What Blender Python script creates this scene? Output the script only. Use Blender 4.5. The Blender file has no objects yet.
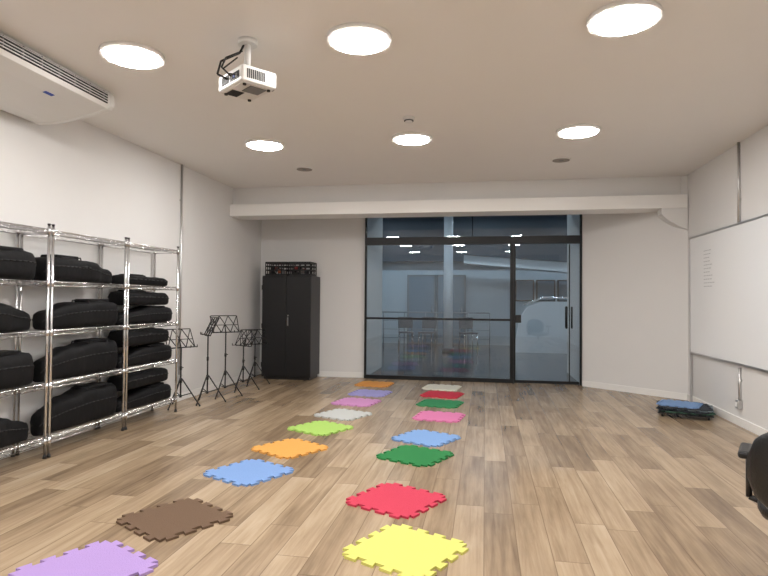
import bpy, bmesh, math, random
from mathutils import Vector, Matrix, Euler
random.seed(7)
scene = bpy.context.scene
scene.view_settings.view_transform = 'Standard'
scene.view_settings.exposure = 0.0
C = bpy.data.collections.new("room"); scene.collection.children.link(C)

def srgb(r, g, b):
    f = lambda c: (c/255/12.92) if c/255 <= 0.04045 else ((c/255+0.055)/1.055)**2.4
    return (f(r), f(g), f(b), 1)

# ------------------------------------------------------------ materials
def mat(name, col, rough=0.5, metal=0.0, bump=0.0, bscale=60, var=0.0, vscale=3, spec=0.5):
    m = bpy.data.materials.new(name); m.use_nodes = True
    nt = m.node_tree; b = nt.nodes['Principled BSDF']
    b.inputs['Base Color'].default_value = col
    b.inputs['Roughness'].default_value = rough
    b.inputs['Metallic'].default_value = metal
    b.inputs['Specular IOR Level'].default_value = spec
    tc = nt.nodes.new('ShaderNodeTexCoord')
    if bump > 0:
        n = nt.nodes.new('ShaderNodeTexNoise'); n.inputs['Scale'].default_value = bscale
        n.inputs['Detail'].default_value = 3
        bp = nt.nodes.new('ShaderNodeBump'); bp.inputs['Strength'].default_value = bump
        bp.inputs['Distance'].default_value = 0.01
        nt.links.new(tc.outputs['Object'], n.inputs['Vector'])
        nt.links.new(n.outputs['Fac'], bp.inputs['Height'])
        nt.links.new(bp.outputs['Normal'], b.inputs['Normal'])
    if var > 0:
        n2 = nt.nodes.new('ShaderNodeTexNoise'); n2.inputs['Scale'].default_value = vscale
        n2.inputs['Detail'].default_value = 4
        mx = nt.nodes.new('ShaderNodeMix'); mx.data_type = 'RGBA'
        mx.inputs[6].default_value = tuple(c*(1-var) for c in col[:3])+(1,)
        mx.inputs[7].default_value = tuple(min(1, c*(1+var)) for c in col[:3])+(1,)
        nt.links.new(tc.outputs['Object'], n2.inputs['Vector'])
        nt.links.new(n2.outputs['Fac'], mx.inputs[0])
        nt.links.new(mx.outputs[2], b.inputs['Base Color'])
    return m

def emit(name, col, s):
    m = bpy.data.materials.new(name); m.use_nodes = True
    b = m.node_tree.nodes['Principled BSDF']
    b.inputs['Base Color'].default_value = col
    b.inputs['Emission Color'].default_value = col
    b.inputs['Emission Strength'].default_value = s
    return m

def glass_mat(name, tint, boost=1.4):
    m = bpy.data.materials.new(name); m.use_nodes = True
    nt = m.node_tree; nt.nodes.clear()
    o = nt.nodes.new('ShaderNodeOutputMaterial')
    t = nt.nodes.new('ShaderNodeBsdfTransparent'); t.inputs[0].default_value = tint
    g = nt.nodes.new('ShaderNodeBsdfGlossy'); g.inputs['Roughness'].default_value = 0.0
    g.inputs['Color'].default_value = (0.9, 0.95, 1, 1)
    fr = nt.nodes.new('ShaderNodeFresnel'); fr.inputs[0].default_value = 1.5
    mu = nt.nodes.new('ShaderNodeMath'); mu.operation = 'MULTIPLY'; mu.inputs[1].default_value = boost; mu.use_clamp = True
    mx = nt.nodes.new('ShaderNodeMixShader')
    nt.links.new(fr.outputs[0], mu.inputs[0]); nt.links.new(mu.outputs[0], mx.inputs[0])
    nt.links.new(t.outputs[0], mx.inputs[1]); nt.links.new(g.outputs[0], mx.inputs[2])
    nt.links.new(mx.outputs[0], o.inputs[0])
    return m

def floor_mat():
    m = bpy.data.materials.new('oak_vinyl_planks'); m.use_nodes = True
    nt = m.node_tree; L = nt.links; b = nt.nodes['Principled BSDF']
    tc = nt.nodes.new('ShaderNodeTexCoord'); sp = nt.nodes.new('ShaderNodeSeparateXYZ')
    L.new(tc.outputs['Object'], sp.inputs[0])
    def M(op, a, bb=None, clamp=False):
        n = nt.nodes.new('ShaderNodeMath'); n.operation = op; n.use_clamp = clamp
        for i, v in enumerate((a, bb)):
            if v is None: continue
            if isinstance(v, (int, float)): n.inputs[i].default_value = v
            else: L.new(v, n.inputs[i])
        return n.outputs[0]
    W, LN = 0.18, 1.22
    xr = M('DIVIDE', sp.outputs[0], W); row = M('FLOOR', xr); fx = M('FRACT', xr)
    wn = nt.nodes.new('ShaderNodeTexWhiteNoise'); wn.noise_dimensions = '1D'; L.new(row, wn.inputs['W'])
    yr = M('ADD', M('DIVIDE', sp.outputs[1], LN), M('MULTIPLY', wn.outputs['Value'], 5.0))
    col = M('FLOOR', yr); fy = M('FRACT', yr)
    cb = nt.nodes.new('ShaderNodeCombineXYZ'); L.new(row, cb.inputs[0]); L.new(col, cb.inputs[1])
    wn2 = nt.nodes.new('ShaderNodeTexWhiteNoise'); wn2.noise_dimensions = '2D'; L.new(cb.outputs[0], wn2.inputs['Vector'])
    rid = wn2.outputs['Value']
    gv = nt.nodes.new('ShaderNodeCombineXYZ')
    L.new(M('MULTIPLY', sp.outputs[0], 30.0), gv.inputs[0]); L.new(M('MULTIPLY', sp.outputs[1], 1.6), gv.inputs[1])
    L.new(M('MULTIPLY', rid, 40.0), gv.inputs[2])
    n1 = nt.nodes.new('ShaderNodeTexNoise'); n1.inputs['Scale'].default_value = 1.0; n1.inputs['Detail'].default_value = 6
    n1.inputs['Roughness'].default_value = 0.6; n1.inputs['Distortion'].default_value = 0.5
    L.new(gv.outputs[0], n1.inputs['Vector'])
    gv2 = nt.nodes.new('ShaderNodeCombineXYZ')
    L.new(M('MULTIPLY', sp.outputs[0], 5.0), gv2.inputs[0]); L.new(M('MULTIPLY', sp.outputs[1], 1.3), gv2.inputs[1])
    L.new(M('MULTIPLY', rid, 77.0), gv2.inputs[2])
    n2 = nt.nodes.new('ShaderNodeTexNoise'); n2.inputs['Scale'].default_value = 1.0; n2.inputs['Detail'].default_value = 4
    L.new(gv2.outputs[0], n2.inputs['Vector'])
    s = M('ADD', M('MULTIPLY', rid, 0.30), M('ADD', M('MULTIPLY', n1.outputs['Fac'], 0.56), M('MULTIPLY', n2.outputs['Fac'], 0.48)))
    s = M('SUBTRACT', s, 0.17, True)
    cr = nt.nodes.new('ShaderNodeValToRGB'); L.new(s, cr.inputs[0])
    e = cr.color_ramp.elements
    e[0].position = 0.2; e[0].color = srgb(102, 85, 68)
    e[1].position = 0.85; e[1].color = srgb(192, 174, 150)
    x = e.new(0.42); x.color = srgb(144, 123, 99)
    x = e.new(0.62); x.color = srgb(170, 149, 123)
    dx = M('MINIMUM', fx, M('SUBTRACT', 1.0, fx)); dy = M('MINIMUM', fy, M('SUBTRACT', 1.0, fy))
    sx = M('LESS_THAN', dx, 0.013); sy = M('LESS_THAN', dy, 0.002)
    seam = M('MAXIMUM', sx, sy)
    mx = nt.nodes.new('ShaderNodeMix'); mx.data_type = 'RGBA'
    L.new(M('MULTIPLY', seam, 0.6), mx.inputs[0]); L.new(cr.outputs[0], mx.inputs[6]); mx.inputs[7].default_value = srgb(90, 72, 54)
    L.new(mx.outputs[2], b.inputs['Base Color'])
    b.inputs['Roughness'].default_value = 0.27
    b.inputs['Specular IOR Level'].default_value = 0.5
    bp = nt.nodes.new('ShaderNodeBump'); bp.inputs['Strength'].default_value = 0.08; bp.inputs['Distance'].default_value = 0.003
    L.new(n1.outputs['Fac'], bp.inputs['Height']); L.new(bp.outputs['Normal'], b.inputs['Normal'])
    return m

M_wall = mat('wall_paint', srgb(224, 223, 222), 0.8, bump=0.05, bscale=120, var=0.015)
M_ceil = mat('ceiling_paint', srgb(234, 232, 230), 0.85, var=0.012)
M_trim = mat('white_trim', srgb(238, 237, 235), 0.45)
M_floor = floor_mat()
M_chrome = mat('chrome_wire', (0.72, 0.72, 0.73, 1), 0.22, 1.0)
M_galv = mat('galvanised_conduit', (0.62, 0.62, 0.62, 1), 0.35, 1.0)
M_fabric = mat('black_nylon', srgb(10, 10, 13), 0.7, bump=0.6, bscale=14, var=0.25, vscale=6, spec=.28)
M_fabric2 = mat('black_webbing', srgb(24, 24, 27), 0.7)
M_black = mat('black_metal', srgb(18, 18, 20), 0.42)
M_cab = mat('black_cabinet_paint', srgb(13, 13, 17), 0.4, bump=0.03, bscale=300)
M_frame = mat('dark_aluminium_frame', srgb(16, 17, 20), 0.4, 0.3)
M_plast = mat('white_plastic', srgb(220, 219, 217), 0.4)
M_grey = mat('grey_plastic', srgb(120, 120, 122), 0.5)
M_dark = mat('dark_vent', srgb(30, 30, 32), 0.6)
M_alu = mat('brushed_aluminium', (0.6, 0.6, 0.61, 1), 0.35, 1.0)
M_board = mat('whiteboard_enamel', srgb(240, 242, 244), 0.12)
M_ink = mat('dry_marker_ink', srgb(176, 179, 183), 0.6)
M_lamp = emit('led_diffuser', (1.0, 0.975, 0.945, 1), 92)
M_glass = glass_mat('door_glass', (0.89, 0.93, 0.955, 1), 1.5)
M_leather = mat('black_leather', srgb(20, 20, 21), 0.35, bump=0.2, bscale=90)
M_lens = mat('lens_glass', (0.02, 0.02, 0.05, 1), 0.05)
M_blue_lbl = mat('blue_label', srgb(40, 70, 160), 0.5)

# ------------------------------------------------------------ builder
class B:
    def __init__(s): s.bm = bmesh.new(); s.mats = []
    def mi(s, m):
        if m not in s.mats: s.mats.append(m)
        return s.mats.index(m)
    def _fin(s, verts, m, smooth):
        i = s.mi(m); fs = set()
        for v in verts: fs.update(v.link_faces)
        for f in fs: f.material_index = i; f.smooth = smooth
    def box(s, c, size, m, rot=(0, 0, 0), bevel=0.0, seg=2):
        r = bmesh.ops.create_cube(s.bm, size=1.0); vs = r['verts']
        for v in vs: v.co = Vector((v.co.x*size[0], v.co.y*size[1], v.co.z*size[2]))
        if bevel > 0:
            es = set()
            for v in vs: es.update(v.link_edges)
            rr = bmesh.ops.bevel(s.bm, geom=list(es), offset=bevel, segments=seg, profile=0.5, affect='EDGES')
            todo = list(set(v for f in rr['faces'] for v in f.verts))
            seen = set(todo)
            while todo:
                v = todo.pop()
                for e in v.link_edges:
                    o = e.other_vert(v)
                    if o not in seen: seen.add(o); todo.append(o)
            vs = list(seen)
        R = Euler(rot).to_matrix(); cc = Vector(c)
        for v in vs: v.co = R @ v.co + cc
        s._fin(vs, m, False)
    def bx(s, x0, x1, y0, y1, z0, z1, m, bevel=0.0):
        s.box(((x0+x1)/2, (y0+y1)/2, (z0+z1)/2), (abs(x1-x0), abs(y1-y0), abs(z1-z0)), m, bevel=bevel)
    def cyl(s, p0, p1, r, m, seg=10, r2=None, smooth=True):
        p0 = Vector(p0); p1 = Vector(p1); d = p1-p0; ln = d.length
        q = d.to_track_quat('Z', 'Y').to_matrix().to_4x4()
        mt = Matrix.Translation((p0+p1)/2) @ q
        rr = bmesh.ops.create_cone(s.bm, cap_ends=True, segments=seg, radius1=r, radius2=r if r2 is None else r2, depth=ln, matrix=mt)
        s._fin(rr['verts'], m, False)
        if smooth:
            fs = set()
            for v in rr['verts']: fs.update(v.link_faces)
            for f in fs:
                if len(f.verts) == 4: f.smooth = True
    def sph(s, c, r, m, sc=(1, 1, 1)):
        rr = bmesh.ops.create_uvsphere(s.bm, u_segments=16, v_segments=10, radius=r)
        for v in rr['verts']: v.co = Vector((v.co.x*sc[0], v.co.y*sc[1], v.co.z*sc[2]))+Vector(c)
        s._fin(rr['verts'], m, True)
    def tube(s, pts, r, m, seg=8):
        for a, b_ in zip(pts[:-1], pts[1:]): s.cyl(a, b_, r, m, seg)
    def prism(s, poly, axis, a, b_, m, smooth=False):
        def P(p, t):
            return {'x': (t, p[0], p[1]), 'y': (p[0], t, p[1]), 'z': (p[0], p[1], t)}[axis]
        v0 = [s.bm.verts.new(P(p, a)) for p in poly]; v1 = [s.bm.verts.new(P(p, b_)) for p in poly]
        n = len(poly); i = s.mi(m); fs = [s.bm.faces.new(v0), s.bm.faces.new(v1[::-1])]
        for k in range(n):
            f = s.bm.faces.new((v0[k], v1[k], v1[(k+1) % n], v0[(k+1) % n])); fs.append(f); f.smooth = smooth
        for f in fs: f.material_index = i
        bmesh.ops.recalc_face_normals(s.bm, faces=fs)
    def loft(s, rings, m, closed=True, smooth=True):
        R = [[s.bm.verts.new(p) for p in r] for r in rings]; i = s.mi(m); fs = []
        n = len(R[0])
        for a, b_ in zip(R[:-1], R[1:]):
            for k in range(n):
                fs.append(s.bm.faces.new((a[k], a[(k+1) % n], b_[(k+1) % n], b_[k])))
        fs.append(s.bm.faces.new(R[0][::-1])); fs.append(s.bm.faces.new(R[-1]))
        for f in fs: f.material_index = i; f.smooth = smooth
        bmesh.ops.recalc_face_normals(s.bm, faces=fs)
    def obj(s, name, loc=(0, 0, 0), rot=(0, 0, 0)):
        me = bpy.data.meshes.new(name); s.bm.to_mesh(me); s.bm.free()
        for m in s.mats: me.materials.append(m)
        o = bpy.data.objects.new(name, me); C.objects.link(o)
        o.location = loc; o.rotation_euler = rot
        return o
def inst(o, name, loc, rot=(0, 0, 0), scale=(1, 1, 1)):
    n = bpy.data.objects.new(name, o.data); C.objects.link(n); n.location = loc; n.rotation_euler = rot; n.scale = scale; return n

# ------------------------------------------------------------ room shell
XL, XR, YB, YF, ZC = -3.98, 2.77, 9.85, -3.0, 3.125
DX0, DX1, YP = -2.05, 1.55, 11.5
b = B(); b.bx(XL-.2, XR+.2, YF-.2, YB, -.1, 0, M_floor); b.obj('floor')
M_hfloor = mat('dark_hall_floor', srgb(62, 67, 74), 0.14, var=0.1)
b = B(); b.bx(-9, 9, YB, 18.2, -.1, 0, M_hfloor); b.obj('floor_hall')
b = B(); b.bx(XL-.2, XR+.2, YF-.2, YP, ZC, ZC+.12, M_ceil); b.obj('ceiling')
b = B(); b.bx(XL-.15, XL, YF-.15, YB+.15, 0, ZC, M_wall); b.obj('wall_left')
b = B(); b.bx(XR, XR+.15, YF-.15, 8.62, 0, ZC, M_wall); b.obj('wall_right')
b = B(); b.bx(XL, XR, YF-.15, YF, 0, ZC, M_wall); b.obj('wall_front')
b = B()
b.bx(XL, DX0, YB, YB+.15, 0, ZC, M_wall)
b.bx(DX0-.15, DX0, YB+.15, YP, 0, ZC, M_wall)
b.obj('wall_back')
b = B()
b.prism([(XR, 8.60), (DX1, 9.68), (DX1, YP), (DX1+.15, YP), (DX1+.15, 9.85), (XR+.15, 8.75), (XR+.15, 8.6)], 'z', 0, ZC, M_wall)
b.obj('wall_diagonal')
# baseboards
b = B(); b.bx(XR-.015, XR, YF, 8.60, 0, .09, M_trim); b.obj('baseboard_right')
b = B(); b.bx(XL, XL+.015, YF, YB, 0, .09, M_trim); b.obj('baseboard_left')
b = B(); b.bx(XL+.015, DX0, YB-.015, YB, 0, .09, M_trim); b.obj('baseboard_back')
b = B()
d = Vector((DX1-XR, 9.68-8.60)).normalized(); nrm = Vector((-d.y, d.x)) * .015
if nrm.y > 0: nrm = -nrm
b.prism([(XR, 8.60), (DX1, 9.68), (DX1+nrm.x, 9.68+nrm.y), (XR+nrm.x, 8.60+nrm.y)], 'z', 0, .09, M_trim)
b.obj('baseboard_diagonal')
# ceiling beam
b = B()
b.bx(XL, XR, 8.66, 9.0, 2.80, ZC, M_wall)
b.bx(XL, XR-.02, 8.54, 9.0, 2.66, 2.845, M_trim)
b.obj('ceiling_beam')
b = B()
b.prism([(2.42, 2.66), (2.76, 2.66), (2.76, 2.36), (2.66, 2.40), (2.50, 2.50), (2.42, 2.58)], 'y', 8.56, 8.75, M_wall)
b.obj('trim_1')

# ------------------------------------------------------------ glazed partition & door
YG = 9.80
PX = 0.455
b = B()
b.bx(DX0, DX1, YG-.04, YG+.04, 2.30, 2.43, M_frame)       # transom bar
b.bx(DX0, DX0+.03, YG-.03, YG+.03, 0, ZC, M_frame)
b.bx(DX1-.03, DX1, YG-.03, YG+.03, 0, ZC, M_frame)
b.bx(DX0, DX1, YG-.03, YG+.03, ZC-.05, ZC, M_frame)
b.bx(PX-.045, PX+.01, YG-.035, YG+.035, 0, 2.30, M_frame)
b.bx(DX0-0.0, PX, YG-.04, YG+.03, 0, .065, M_frame)
b.bx(DX0+.03, PX-.045, YG-.018, YG+.018, 1.02, 1.055, M_frame)
b.bx(-.22, -.205, YG-.015, YG+.015, 2.43, ZC-.05, M_frame)
b.bx(DX0+.03, DX1-.03, YG-.004, YG+.004, 2.43, ZC-.05, M_glass)
b.bx(DX0+.03, PX-.045, YG-.004, YG+.004, .065, 2.30, M_glass)
b.obj('window_1')
b = B()
b.bx(PX+.02, DX1-.04, YG-.005, YG+.005, .012, 2.29, M_glass)
b.bx(PX+.02, DX1-.04, YG-.015, YG+.015, .005, .05, M_frame)
b.bx(PX+.012, PX+.045, YG-.02, YG+.02, .005, 2.295, M_frame)
b.bx(DX1-.20, DX1-.185, YG-.012, YG+.012, .05, 2.29, M_frame)
for yy in (-.05, .05):
    hx = DX1-.24
    b.tube([(hx, YG, 1.26), (hx, YG+yy, 1.26), (hx, YG+yy, .92), (hx, YG, .92)], .014, M_black)
    b.tube([(hx+.085, YG, 1.26), (hx+.085, YG+yy*.6, 1.26), (hx+.085, YG+yy*.6, .92), (hx+.085, YG, .92)], .009, M_black)
b.box((PX+.09, YG-.012, 1.06), (.09, .03, .13), M_black, bevel=.006)
b.obj('door_1')

# ------------------------------------------------------------ hall beyond
M_hwall = mat('hall_wall_paint', srgb(184, 198, 208), 0.6, var=0.03)
M_hdark = mat('hall_bulkhead', srgb(62, 74, 86), 0.6)
M_hpanel = mat('hall_panel', srgb(104, 130, 150), 0.25)
M_hwhite = mat('hall_white', srgb(230, 235, 240), 0.6)
M_cool = emit('cool_led', (0.76, 0.9, 1.0, 1), 58)
M_rail = mat('hall_rail_grey', srgb(110, 122, 132), 0.35, .4)
b = B(); b.bx(-9, 9, 18.0, 18.2, 0, 3.9, M_hwall)
b.bx(-9, 9, 17.7, 18.0, 2.55, 3.9, M_hdark); b.obj('wall_hall')
b = B(); b.bx(-9, 9, YB+.3, 18.2, 3.9, 4.0, M_hdark); b.obj('ceiling_hall')
b = B(); b.bx(-9.1, -9, YB, 18.2, 0, 3.9, M_hwall); b.obj('wall_hall_left')
b = B(); b.bx(9, 9.1, YB, 18.2, 0, 3.9, M_hwall); b.obj('wall_hall_right')
b = B()
for x0, x1 in ((-2.4, -1.5), (-1.48, -.58)):
    b.bx(x0, x1, 17.93, 17.998, 0, 2.15, M_rail); b.bx(x0+.06, x1-.06, 17.91, 17.93, .05, 2.09, M_hpanel)
    b.cyl((x1-.12, 17.88, .95), (x1-.12, 17.88, 1.2), .015, M_chrome)
b.obj('hall_double_doors')
b = B()
for i in range(4):
    x0 = .9+i*.62
    b.bx(x0, x0+.56, 17.94, 17.998, 1.35, 2.0, M_frame); b.bx(x0+.04, x0+.52, 17.92, 17.94, 1.39, 1.96, M_hpanel)
b.obj('window_2')
b = B()
for x in (-2.95, -.95):
    b.cyl((x, 15.2, 0), (x, 15.2, 3.9), .12, M_hwhite, 20)
    b.cyl((x, 15.2, 0), (x, 15.2, .12), .15, M_hdark, 20)
b.obj('hall_columns')
b = B()
b.prism([(.75, 0), (4.8, 0), (4.8, 1.35), (1.5, 1.35), (1.1, 1.2), (.9, .9)], 'y', 15.6, 15.75, M_hwhite)
b.tube([(1.0, 15.67, 1.25), (1.5, 15.67, 1.45), (4.8, 15.67, 1.45)], .025, M_chrome)
b.obj('hall_parapet_wall')
b = B()
b.prism([(-.6, 2.42), (4.8, 1.95), (4.8, 2.25), (-.6, 2.66)], 'y', 16.6, 17.4, M_hwhite)
b.prism([(-.6, 2.66), (4.8, 2.25), (4.8, 2.28), (-.6, 2.69)], 'y', 16.55, 17.4, M_hdark)
b.obj('hall_ramp')
b = B()
for k in range(8):
    x = -4.2+k*.62; b.cyl((x, 16.9, 0), (x, 16.9, 1.0), .014, M_rail, 8)
for z in (.25, .5, .75): b.cyl((-4.2, 16.9, z), (.14, 16.9, z), .007, M_rail, 8)
b.cyl((-4.2, 16.9, 1.0), (.14, 16.9, 1.0), .018, M_rail, 10)
b.obj('hall_railing')
def hall_light(x, y, lx, ly):
    b = B(); b.bx(x-lx/2-.03, x+lx/2+.03, y-ly/2-.03, y+ly/2+.03, 3.84, 3.9, M_hdark)
    b.bx(x-lx/2, x+lx/2, y-ly/2, y+ly/2, 3.83, 3.842, M_cool); b.obj('hall_strip_light')
for (x, y) in ((-4.2, 13.2), (-1.6, 13.2), (1.2, 13.2), (4, 13.2), (-3, 16.2), (0, 16.2), (3, 16.2)):
    hall_light(x, y, 1.3, .12)
M_hseat = mat('hall_seat_dark', srgb(56, 66, 78), 0.5)
def hall_chair(x, y, r):
    b = B()
    b.box((0, 0, .45), (.42, .42, .04), M_hseat, bevel=.012)
    b.box((0, .2, .72), (.42, .03, .32), M_hseat, rot=(-.15, 0, 0), bevel=.01)
    for sx in (-.18, .18):
        for sy in (-.18, .18): b.cyl((sx*1.1, sy*1.1, 0), (sx, sy, .44), .014, M_chrome, 8)
        b.cyl((sx, .18, .44), (sx, .21, .75), .012, M_chrome, 8)
    b.obj('hall_chair', (x, y, 0), (0, 0, r))
for x, y, r in ((-2.2, 16.2, .2), (-1.6, 16.25, -.2), (-.45, 16.3, .4)):
    hall_chair(x, y, r)

# ------------------------------------------------------------ ceiling lights
b = B()
b.cyl((0, 0, -.028), (0, 0, 0), .22, M_trim, 48)
b.cyl((0, 0, -.034), (0, 0, -.0285), .185, M_lamp, 48)
lamp0 = b.obj('ceiling_light', (-2.53, 3.78, ZC))
for p in ((-.845, 3.78), (.845, 3.76), (-2.48, 6.21), (-.79, 6.21), (.945, 6.19),
          (-2.5, 1.32), (-.82, 1.32), (.88, 1.32), (-2.5, -1.12), (-.82, -1.12), (.88, -1.12)):
    inst(lamp0, 'ceiling_light', (p[0], p[1], ZC))
b = B(); b.cyl((0, 0, -.02), (0, 0, 0), .06, M_plast, 24); b.cyl((0, 0, -.05), (0, 0, -.02), .03, M_plast, 24, r2=.048)
b.cyl((0, 0, -.038), (0, 0, -.03), .046, M_dark, 24); b.obj('smoke_detector', (-.735, 5.52, ZC))
M_spk = mat('speaker_grille', srgb(150, 144, 138), 0.7, bump=.5, bscale=300)
for p in ((-2.42, 7.49), (.93, 7.45)):
    b = B(); b.cyl((0, 0, -.01), (0, 0, 0), .12, M_ceil, 32); b.cyl((0, 0, -.014), (0, 0, -.009), .105, M_spk, 32)
    b.cyl((0, 0, -.018), (0, 0, -.013), .03, M_grey, 20); b.obj('ceiling_speaker', (p[0], p[1], ZC))

# ------------------------------------------------------------ projector
b = B()
b.box((0, 0, 0), (.34, .26, .11), M_plast, bevel=.014, seg=3)
b.box((0, 0, -.056), (.30, .22, .006), M_plast)
b.box((.06, .02, -.061), (.12, .12, .006), M_grey)
for i in range(9): b.box((-.135+i*.013, -.05, -.060), (.006, .09, .004), M_dark)
for x in (-.13, .13):
    for y in (-.09, .09): b.cyl((x, y, -.07), (x, y, -.055), .012, M_dark, 12)
for i in range(8): b.box((-.11+i*.014, -.131, .0), (.006, .004, .06), M_dark)
b.box((.07, -.131, -.005), (.12, .004, .05), M_dark)
for i in range(3): b.box((.03+i*.035, -.134, -.005), (.02, .006, .02), M_blue_lbl if i == 1 else M_grey)
for i in range(10): b.box((.171, -.09+i*.014, 0), (.004, .007, .06), M_dark)
for i in range(10): b.box((-.171, -.09+i*.02, 0), (.004, .009, .06), M_dark)
b.cyl((.08, .12, 0), (.08, .155, 0), .04, M_grey, 24); b.cyl((.08, .154, 0), (.08, .157, 0), .032, M_lens, 24)
b.cyl((0, 0, .26), (0, 0, .297), .065, M_plast, 24)
b.cyl((0, 0, .08), (0, 0, .27), .022, M_plast, 16)
b.cyl((0, 0, .07), (0, 0, .10), .05, M_plast, 20)
for a in range(4):
    t = a*math.pi/2+.7
    b.tube([(0.03*math.cos(t), .03*math.sin(t), .075), (.12*math.cos(t), .10*math.sin(t), .07), (.13*math.cos(t), .10*math.sin(t), .045)], .007, M_black)
b.tube([(-.03, -.125, .0), (-.06, -.19, .03), (-.05, -.17, .12), (-.02, -.05, .20), (-.01, -.02, .27)], .007, M_black)
b.tube([(.03, -.13, .0), (.02, -.20, .05), (-.02, -.15, .14), (-.02, -.03, .22)], .006, M_black)
b.tube([(.09, -.13, 0), (.07, -.18, .0), (-.02, -.17, .06), (-.03, -.06, .17)], .005, M_dark)
b.obj('ceiling_projector', (-1.61, 3.70, ZC-.297), (0.0, 0, math.radians(-38)))

# ------------------------------------------------------------ AC unit
b = B()
y0, y1 = 2.86, 4.44
prof = [(-3.20, ZC), (-3.18, ZC-.03), (-3.18, ZC-.12), (-3.21, ZC-.145), (-3.35, ZC-.18), (-3.55, ZC-.215), (-3.75, ZC-.24), (-3.90, ZC-.24), (-3.96, ZC-.22), (-3.97, ZC)]
b.prism(prof, 'y', y0, y1, M_plast)
prof2 = [(x, z-.004 if z < ZC else z) for x, z in prof]
for ya, yb in ((y1, y1+.05), (y0-.05, y0)):
    b.prism([(x+.006 if x > -3.3 else x, z) for x, z in prof2], 'y', ya, yb, M_plast)
b.bx(-3.182, -3.172, y0+.06, y1-.04, ZC-.118, ZC-.03, M_dark)
for k in range(4):
    b.box((-3.168, (y0+y1)/2, ZC-.040-k*.022), (.03, y1-y0-.10, .005), M_plast, rot=(0, .35, 0))
for k in range(9): b.bx(-3.176, -3.162, y0+.1+k*.172, y0+.108+k*.172, ZC-.115, ZC-.03, M_grey)
b.box((-3.36, 3.95, ZC-.184), (.03, .09, .004), M_blue_lbl, rot=(0, -.17, 0))
b.obj('ceiling_air_conditioner')

# ------------------------------------------------------------ conduits
def conduit(name, x, y, z0, z1, sgn, box_z=None):
    b = B(); xx = x+sgn*.018
    b.cyl((xx, y, z0), (xx, y, z1), .014, M_galv, 12)
    z = z0+.25
    while z < z1:
        b.box((x+sgn*.008, y, z), (.014, .05, .018), M_galv); z += .7
    if box_z is not None:
        b.box((x+sgn*.028, y, box_z), (.05, .075, .09), M_galv, bevel=.006)
        b.box((x+sgn*.055, y, box_z), (.006, .04, .05), M_trim)
    b.obj(name)
conduit('wall_conduit', XL, 7.04, .3, ZC, 1, .3)
conduit('wall_conduit', XR, 6.92, .25, .64, -1, .24)
conduit('wall_conduit', XR, 6.92, 2.24, ZC, -1)

# ------------------------------------------------------------ whiteboard
b = B()
y0, y1, z0, z1 = 5.2, 8.42, .68, 2.22
b.bx(XR-.03, XR-.002, y0, y1, z0, z1, M_board)
for a in ((y0-.012, y0+.012, z0, z1), (y1-.012, y1+.012, z0, z1), (y0, y1, z0-.012, z0+.012), (y0, y1, z1-.012, z1+.012)):
    b.bx(XR-.036, XR-.002, *a, M_alu)
b.bx(XR-.10, XR-.03, y0+.1, y0+.9, z0-.01, z0+.012, M_alu)
b.bx(XR-.040, XR-.018, 8.386, 8.414, 0, z0, M_alu)
b.bx(XR-.040, XR-.018, 5.25, 5.278, 0, z0, M_alu)
for k in range(11):
    zz = 2.0-k*.045; yy = 7.92
    ln = random.uniform(.15, .36)
    while ln > 0:
        w = random.uniform(.03, .07); b.bx(XR-.0325, XR-.0295, yy-w, yy, zz, zz+.010, M_ink); yy -= w+.018; ln -= w+.018
b.obj('whiteboard')

# ------------------------------------------------------------ racks
RX0, RX1 = -3.95, -3.62
SH = [.16, .62, 1.07, 1.49, 1.93]
def rack(y0, y1):
    b = B(); L = y1-y0; W = RX1-RX0
    px0, px1, py0, py1 = .013, W-.013, .013, L-.013
    for x in (px0, px1):
        for y in (py0, py1):
            b.cyl((x, y, .03), (x, y, 1.965), .012, M_chrome, 12)
            b.cyl((x, y, 1.965), (x, y, 1.975), .0135, M_dark, 12)
            b.cyl((x, y, 0), (x, y, .03), .018, M_dark, 12, r2=.012)
            for z in SH: b.cyl((x, y, z-.045), (x, y, z+.006), .0165, M_chrome, 12)
    for z in SH:
        for x in (px0, px1):
            b.cyl((x, py0, z-.004), (x, py1, z-.004), .0042, M_chrome, 6)
            b.cyl((x, py0, z-.038), (x, py1, z-.038), .0042, M_chrome, 6)
            n = 16
            for k in range(n):
                ya = py0+(py1-py0)*k/n; yb = py0+(py1-py0)*(k+1)/n
                za, zb = (z-.004, z-.038) if k % 2 else (z-.038, z-.004)
                b.cyl((x, ya, za), (x, yb, zb), .0028, M_chrome, 5)
        for y in (py0, py1):
            b.cyl((px0, y, z-.004), (px1, y, z-.004), .0042, M_chrome, 6)
            b.cyl((px0, y, z-.038), (px1, y, z-.038), .0042, M_chrome, 6)
            for k in range(6):
                xa = px0+(px1-px0)*k/6; xb = px0+(px1-px0)*(k+1)/6
                za, zb = (z-.004, z-.038) if k % 2 else (z-.038, z-.004)
                b.cyl((xa, y, za), (xb, y, zb), .0028, M_chrome, 5)
        n = int(L/.03)
        for k in range(1, n):
            y = py0+(py1-py0)*k/n
            b.cyl((px0, y, z-.002), (px1, y, z-.002), .0024, M_chrome, 5)
        for f in (.33, .67): b.cyl((px0+(px1-px0)*f, py0, z-.008), (px0+(px1-px0)*f, py1, z-.008), .0035, M_chrome, 6)
    b.obj('wire_shelving_rack', (RX0, y0, 0))
rack(3.27, 4.32); rack(4.34, 5.38); rack(5.40, 6.40)

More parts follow.
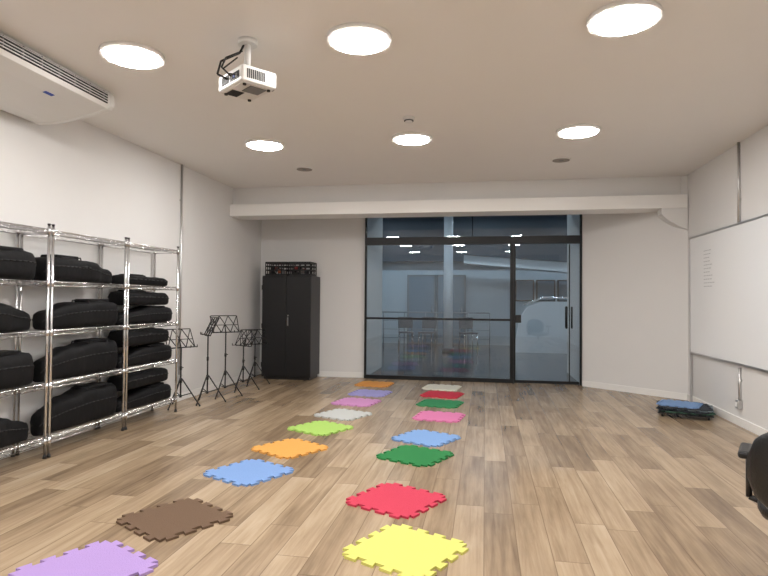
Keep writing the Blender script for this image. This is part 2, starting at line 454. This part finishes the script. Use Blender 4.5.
def gig_bag(name, L, W, T, loc, yaw=0, flip=False, kind='guitar', seed=0):
    rnd = random.Random(seed)
    if kind == 'guitar':
        st = [(0, .42, .55), (.012, .70, .82), (.05, .92, .97), (.16, 1, 1), (.28, .97, 1), (.40, .90, .99), (.50, .88, .97), (.60, .88, .93),
              (.70, .80, .88), (.77, .62, .80), (.84, .52, .72), (.93, .50, .66), (.985, .44, .58), (1, .28, .42)]
    else:
        st = [(0, .6, .7), (.015, .85, .9), (.06, 1, 1), (.3, 1, 1), (.5, .94, 1), (.7, .94, .97), (.9, .9, .94), (.98, .75, .85), (1, .5, .6)]
    prof = []
    for (t0, w0, h0), (t1, w1, h1) in zip(st[:-1], st[1:]):
        for k in range(2):
            f = k/2; prof.append((t0+(t1-t0)*f, w0+(w1-w0)*f, h0+(h1-h0)*f))
    prof.append(st[-1])
    rings = []; NS = 28
    ph = rnd.uniform(0, 6)
    for t, w, h in prof:
        r = []; hh = T*h*(1+.035*math.sin(t*17+ph)); ww = W/2*w*(1+rnd.uniform(-.02, .02))
        for k in range(NS):
            a = 2*math.pi*k/NS; c, s_ = math.cos(a), math.sin(a); e = .5
            x = ww*math.copysign(abs(c)**e, c); z = hh/2*math.copysign(abs(s_)**.55, s_)+hh/2
            z += rnd.uniform(-.004, .004) if z > .02 else 0
            r.append((x, (t-.5)*L, max(z, 0)))
        rings.append(r)
    b = B(); b.loft(rings, M_fabric)
    for sx in (-1, 1):
        pts = [(sx*(W/2*w+.002), (t-.5)*L, T*h*.62) for t, w, h in prof]
        b.tube(pts, .005, M_fabric2, 6)
    b.box((0, -.22*L, T+.0), (W*.62, L*.30, .035), M_fabric, bevel=.012)
    hx = W/2*.86
    b.tube([(hx-.01, -.12*L, T*.5), (hx+.012, -.10*L, T*.62), (hx+.016, -.02*L, T*.66), (hx+.012, .04*L, T*.62), (hx-.01, .06*L, T*.5)], .008, M_fabric2, 8)
    for yy in (-.32, -.05):
        w = W/2*.97 if yy < -.2 else W/2*.86
        b.tube([(-w, yy*L, T*.5), (-w*.7, yy*L, T+.004), (w*.7, yy*L, T+.004), (w, yy*L, T*.5)], .006, M_fabric2, 6)
    b.obj(name, loc, (0, 0, yaw+(math.pi if flip else 0)))
RXc = -3.785
e = .003
for i, (z, fl, T) in enumerate(((SH[3], True, .24), (SH[2], False, .26), (SH[1], True, .28), (SH[0], False, .27))):
    gig_bag('instrument_gig_bag', .94, .28, T, (RXc, 3.77, z+e), 0.0, fl, seed=i)
gig_bag('instrument_gig_bag', .93, .28, .22, (RXc, 4.83, SH[3]+e), .0, False, seed=11)
gig_bag('instrument_gig_bag', .96, .28, .25, (RXc, 4.855, SH[2]+e), .0, True, seed=12)
gig_bag('instrument_gig_bag', .97, .28, .31, (RXc, 4.86, SH[1]+e), .0, True, seed=13)
gig_bag('instrument_gig_bag', .97, .28, .33, (RXc, 4.86, SH[0]+e), .0, True, seed=14)
gig_bag('violin_case', .82, .24, .10, (RXc, 5.88, SH[3]+e), .0, False, 'case', 21)
gig_bag('instrument_gig_bag', .93, .28, .175, (RXc, 5.90, SH[2]+e), .0, True, seed=22)
gig_bag('instrument_gig_bag', .84, .27, .15, (RXc, 5.88, SH[2]+e+.20), .0, False, 'case', 23)
gig_bag('instrument_gig_bag', .93, .28, .19, (RXc, 5.90, SH[1]+e), .0, True, seed=24)
gig_bag('instrument_gig_bag', .84, .27, .18, (RXc, 5.89, SH[1]+e+.212), .0, False, 'case', 25)
gig_bag('instrument_gig_bag', .93, .28, .19, (RXc, 5.90, SH[0]+e), .0, True, seed=26)
gig_bag('instrument_gig_bag', .84, .27, .17, (RXc, 5.89, SH[0]+e+.215), .0, False, 'case', 27)

# ------------------------------------------------------------ music stands
def stand(x, y, h, yaw, tilt=.45):
    b = B(); r = .0078
    b.cyl((0, 0, .12), (0, 0, h), .010, M_black, 8)
    b.cyl((0, 0, .30), (0, 0, .36), .017, M_black, 10); b.cyl((0, 0, h*.62), (0, 0, h*.62+.05), .015, M_black, 10)
    b.cyl((0, 0, h*.62+.03), (.035, 0, h*.62+.03), .006, M_black, 6)
    b.cyl((0, 0, .12), (0, 0, .15), .017, M_black, 10)
    for k in range(3):
        a = k*2*math.pi/3+.4-yaw; c, s_ = math.cos(a), math.sin(a)
        b.cyl((0.015*c, .015*s_, .35), (.23*c, .23*s_, .012), r, M_black, 6)
        b.cyl((.015*c, .015*s_, .14), (.13*c, .13*s_, .17), r*.8, M_black, 6)
        b.sph((.23*c, .23*s_, .012), .012, M_black)
    def P(u, v): return (u, -.01+v*math.sin(tilt), h+v*math.cos(tilt))
    w = .19; H = .25
    b.tube([P(-w, 0), P(w, 0)], r, M_black, 6); b.tube([P(-w, .11), P(w, .11)], r*.6, M_black, 6)
    b.tube([P(-w*.95, H), P(w*.95, H)], r*.8, M_black, 6)
    for u in (-w, -w/3, w/3):
        b.tube([P(u, 0), P(u+w*2/3, H)], r*.75, M_black, 6)
        b.tube([P(u+w*2/3, 0), P(u, H)], r*.75, M_black, 6)
    for u in (-w, -.1, .1, w):
        if abs(u) == w: b.tube([P(u, 0), P(u, H)], r*.7, M_black, 6)
        p = P(u, 0); b.tube([p, (p[0], p[1]-.05, p[2]), (p[0], p[1]-.05, p[2]+.03)], r*.7, M_black, 6)
    b.cyl((0, 0, h-.02), P(0, .12), .008, M_black, 6)
    b.obj('music_stand', (x, y, 0), (0, 0, yaw))
stand(-3.73, 6.67, .74, 1.1)
stand(-3.55, 7.02, .88, -.9)
stand(-3.53, 7.50, .89, .8)
stand(-3.52, 8.08, .66, -.5)
stand(-3.58, 8.66, .64, .7)

# ------------------------------------------------------------ cabinet
b = B(); cx0, cx1, cy0, cy1, ch = -3.72, -2.86, 9.27, 9.82, 1.75
b.bx(cx0, cx1, cy0+.02, cy1, .05, ch, M_cab, bevel=.004)
b.bx(cx0+.03, cx1-.03, cy0+.05, cy1-.02, 0, .06, M_black)
mid = (cx0+cx1)/2
for a, c in ((cx0+.004, mid-.003), (mid+.003, cx1-.004)):
    b.bx(a, c, cy0, cy0+.022, .065, ch-.02, M_cab, bevel=.004)
    for k in range(4): b.bx((a+c)/2-.08, (a+c)/2+.08, cy0-.002, cy0+.004, ch-.16-k*.022, ch-.152-k*.022, M_dark)
b.box((mid+.035, cy0-.012, .98), (.022, .02, .14), M_grey, bevel=.005)
b.cyl((mid+.035, cy0-.01, 1.08), (mid+.035, cy0+.001, 1.08), .011, M_chrome, 12)
for z in (.25, .9, 1.55):
    b.cyl((cx0+.002, cy0-.003, z-.04), (cx0+.002, cy0-.003, z+.04), .006, M_black, 8)
b.obj('metal_storage_cabinet')
M_or = mat('orange_plastic', srgb(180, 90, 55), .5); M_rd = mat('red_plastic', srgb(150, 55, 55), .5); M_crate = mat('crate_black', srgb(18, 18, 21), .5)
M_cream = mat('cream_plastic', srgb(150, 142, 135), .5)
def crate(x0, x1, seed):
    rnd = random.Random(seed); b = B(); w = x1-x0; dpt = .36; hh = .235
    b.bx(0, w, 0, dpt, 0, .012, M_crate)
    for z in (.012, .085, .15, hh-.03):
        t = .03 if z > .17 else .02
        b.bx(0, w, 0, .012, z, z+t, M_crate); b.bx(0, w, dpt-.012, dpt, z, z+t, M_crate)
        b.bx(0, .012, 0, dpt, z, z+t, M_crate); b.bx(w-.012, w, 0, dpt, z, z+t, M_crate)
    n = 4
    for k in range(n+1):
        x = k*(w-.014)/n; b.bx(x, x+.014, 0, .012, 0, hh, M_crate); b.bx(x, x+.014, dpt-.012, dpt, 0, hh, M_crate)
    for k in range(5):
        y = k*(dpt-.012)/4; b.bx(0, .012, y, y+.012, 0, hh, M_crate); b.bx(w-.012, w, y, y+.012, 0, hh, M_crate)
    ms = [M_or, M_fabric2, M_dark, M_cream, M_dark, M_fabric2, M_grey, M_rd]
    for k in range(8):
        m = ms[(k+seed) % 8]
        xx = .07+(w-.14)*((k*.37) % 1); yy = rnd.uniform(.07, .16) if k % 2 else rnd.uniform(.16, dpt-.08)
        z = .05+.11*((k*.61) % 1)
        if k % 2: b.cyl((xx-.03, yy, z), (xx+.03, yy+.02, z), .036, m, 18)
        else: b.box((xx, yy, z), (.11, .08, .05), m, rot=(.1, .2, rnd.uniform(0, 2)), bevel=.006)
    b.obj('storage_crate', (x0, 9.30, ch+.001))
crate(-3.68, -3.29, 1); crate(-3.27, -2.88, 4)

# ------------------------------------------------------------ foam mats
def foam_mat(col):
    return mat('eva_foam', srgb(*col), 0.85, bump=.35, bscale=160, var=.04, vscale=2, spec=.2)
def tile_poly(s=.5, n=4, d=.036):
    pts = []; h = s/2
    step = s/(2*n+1)
    side = [(-h, 0)]
    for k in range(n):
        a = -h+step*(2*k+1); c = a+step; f = step*.16
        side += [(a+f*.4, 0), (a-f, d), (c+f, d), (c-f*.4, 0)]
    for q in range(4):
        ang = -q*math.pi/2; ca, sa = math.cos(ang), math.sin(ang)
        for (u, v) in side:
            X, Y = u, h+v-d/2
            if u == -h: X = -h; Y = h-d/2
            pts.append((X*ca-Y*sa, X*sa+Y*ca))
    return pts
def foam(x, y, deg, col, z=0.0, size=.505, name='foam_puzzle_mat', t=.014):
    b = B(); b.prism(tile_poly(size), 'z', 0, t, foam_mat(col)); return b.obj(name, (x, y, z), (0, 0, math.radians(deg)))
rows = [(-.415, 3.115, -26, (206, 203, 112)), (-.583, 3.88, -26, (190, 62, 84)), (-.59, 5.01, -24, (44, 118, 66)), (-.56, 5.66, -26, (120, 154, 202)),
        (-.516, 6.73, -8, (204, 118, 162)), (-.57, 7.58, -10, (52, 126, 82)), (-.594, 8.31, -12, (186, 50, 68)), (-.65, 8.98, -8, (214, 211, 198)),
        (-1.94, 2.58, -27, (166, 140, 196)), (-1.86, 3.29, -31, (104, 84, 68)), (-1.80, 4.27, -27, (120, 152, 202)), (-1.73, 5.02, -31, (216, 158, 84)),
        (-1.69, 5.87, -28, (162, 198, 102)), (-1.63, 6.61, -24, (188, 190, 188)), (-1.66, 7.45, -12, (198, 140, 188)), (-1.625, 8.21, -8, (156, 152, 204)),
        (-1.735, 9.11, -6, (218, 152, 80))]
for r in rows: foam(*r)
# stack of mats by the right wall, on a low dolly
b = B()
for sx in (-.24, .24):
    for sy in (-.2, .2):
        b.cyl((sx-.012, sy, .02), (sx+.012, sy, .02), .02, M_dark, 14); b.box((sx, sy, .035), (.035, .03, .02), M_grey)
b.bx(-.29, .29, -.25, .25, .042, .052, M_black)
cols = [(52, 58, 62), (66, 96, 82), (44, 48, 54), (128, 140, 146), (58, 62, 68), (120, 150, 192)]
zz = .053
for i, c in enumerate(cols):
    m = foam_mat(c); pl = tile_poly(.52 if i < 5 else .42); a = math.radians(9*math.sin(i*2.1)); ox, oy = .03*math.sin(i*3), .03*math.cos(i*2)
    if i == 5: ox -= .08; oy += .03
    b.prism([(p[0]*math.cos(a)-p[1]*math.sin(a)+ox, p[0]*math.sin(a)+p[1]*math.cos(a)+oy) for p in pl], 'z', zz, zz+.0125, m); zz += .0142
b.obj('foam_mat_dolly', (2.37, 7.46, 0), (0, 0, math.radians(-18)))

# ------------------------------------------------------------ office chair (edge of frame)
b = B()
rings = []
for z, s_ in ((.40, .80), (.405, .95), (.43, 1.0), (.46, .98), (.475, .85)):
    rings.append([(.25*s_*math.copysign(abs(math.cos(t))**.6, math.cos(t)), .24*s_*math.copysign(abs(math.sin(t))**.6, math.sin(t)), z) for t in [2*math.pi*k/32 for k in range(32)]])
b.loft(rings, M_leather)
rings = []
for k in range(21):
    f = k/20*2-1; a = f*1.05
    zt = .84-.11*abs(f)**2.5; zb = .42+.09*abs(f)**2
    if abs(f) == 1: zt -= .04; zb += .04
    cx, cy = .30*math.sin(a), -.26+.30*(1-math.cos(a))*.8
    nx, ny = math.sin(a), -math.cos(a)
    ring = []
    for j in range(20):
        t = 2*math.pi*j/20
        ring.append((cx+nx*.028*math.cos(t), cy+ny*.028*math.cos(t), (zt+zb)/2+(zt-zb)/2*math.copysign(abs(math.sin(t))**.5, math.sin(t))))
    rings.append(ring)
b.loft(rings, M_leather)
b.cyl((0, -.10, .40), (0, -.23, .42), .02, M_black); b.box((0, -.235, .50), (.06, .02, .20), M_black, bevel=.005)
for sx in (-1, 1):
    b.tube([(sx*.22, .06, .41), (sx*.285, .06, .43), (sx*.285, .06, .63)], .014, M_black)
    b.box((sx*.30, .06, .645), (.05, .22, .035), M_black, bevel=.012)
b.box((0, 0, .39), (.2, .2, .03), M_black, bevel=.005)
b.cyl((0, 0, .12), (0, 0, .38), .028, M_chrome, 16); b.cyl((0, 0, .08), (0, 0, .14), .045, M_black, 16)
for k in range(5):
    a = k*2*math.pi/5+math.radians(35); c, s_ = math.cos(a), math.sin(a)
    b.cyl((.03*c, .03*s_, .11), (.25*c, .25*s_, .075), .02, M_black, 10, r2=.014)
    for o in (-.014, .014):
        p = Vector((.25*c, .25*s_, .028)); t = Vector((-s_, c, 0))
        b.cyl(p+t*(o-.009), p+t*(o+.009), .028, M_black, 18)
    b.cyl((.25*c, .25*s_, .03), (.25*c, .25*s_, .08), .008, M_black, 8)
b.obj('office_chair', (1.475, 2.85, 0), (0, 0, math.radians(-25)))

# ------------------------------------------------------------ world + camera
w = bpy.data.worlds.new('World'); scene.world = w; w.use_nodes = True
w.node_tree.nodes['Background'].inputs[0].default_value = (.02, .025, .035, 1)
w.node_tree.nodes['Background'].inputs[1].default_value = 1
cam = bpy.data.cameras.new('camera'); co = bpy.data.objects.new('camera', cam); scene.collection.objects.link(co)
cam.sensor_width = 36; cam.lens = 577/768*36; cam.clip_start = .05
Rm = Matrix.Rotation(math.radians(9.93), 4, 'Z') @ Matrix.Rotation(math.radians(91.21), 4, 'X') @ Matrix.Rotation(math.radians(.45), 4, 'Z')
co.matrix_world = Matrix.Translation((0, 0, 1.35)) @ Rm
scene.camera = co
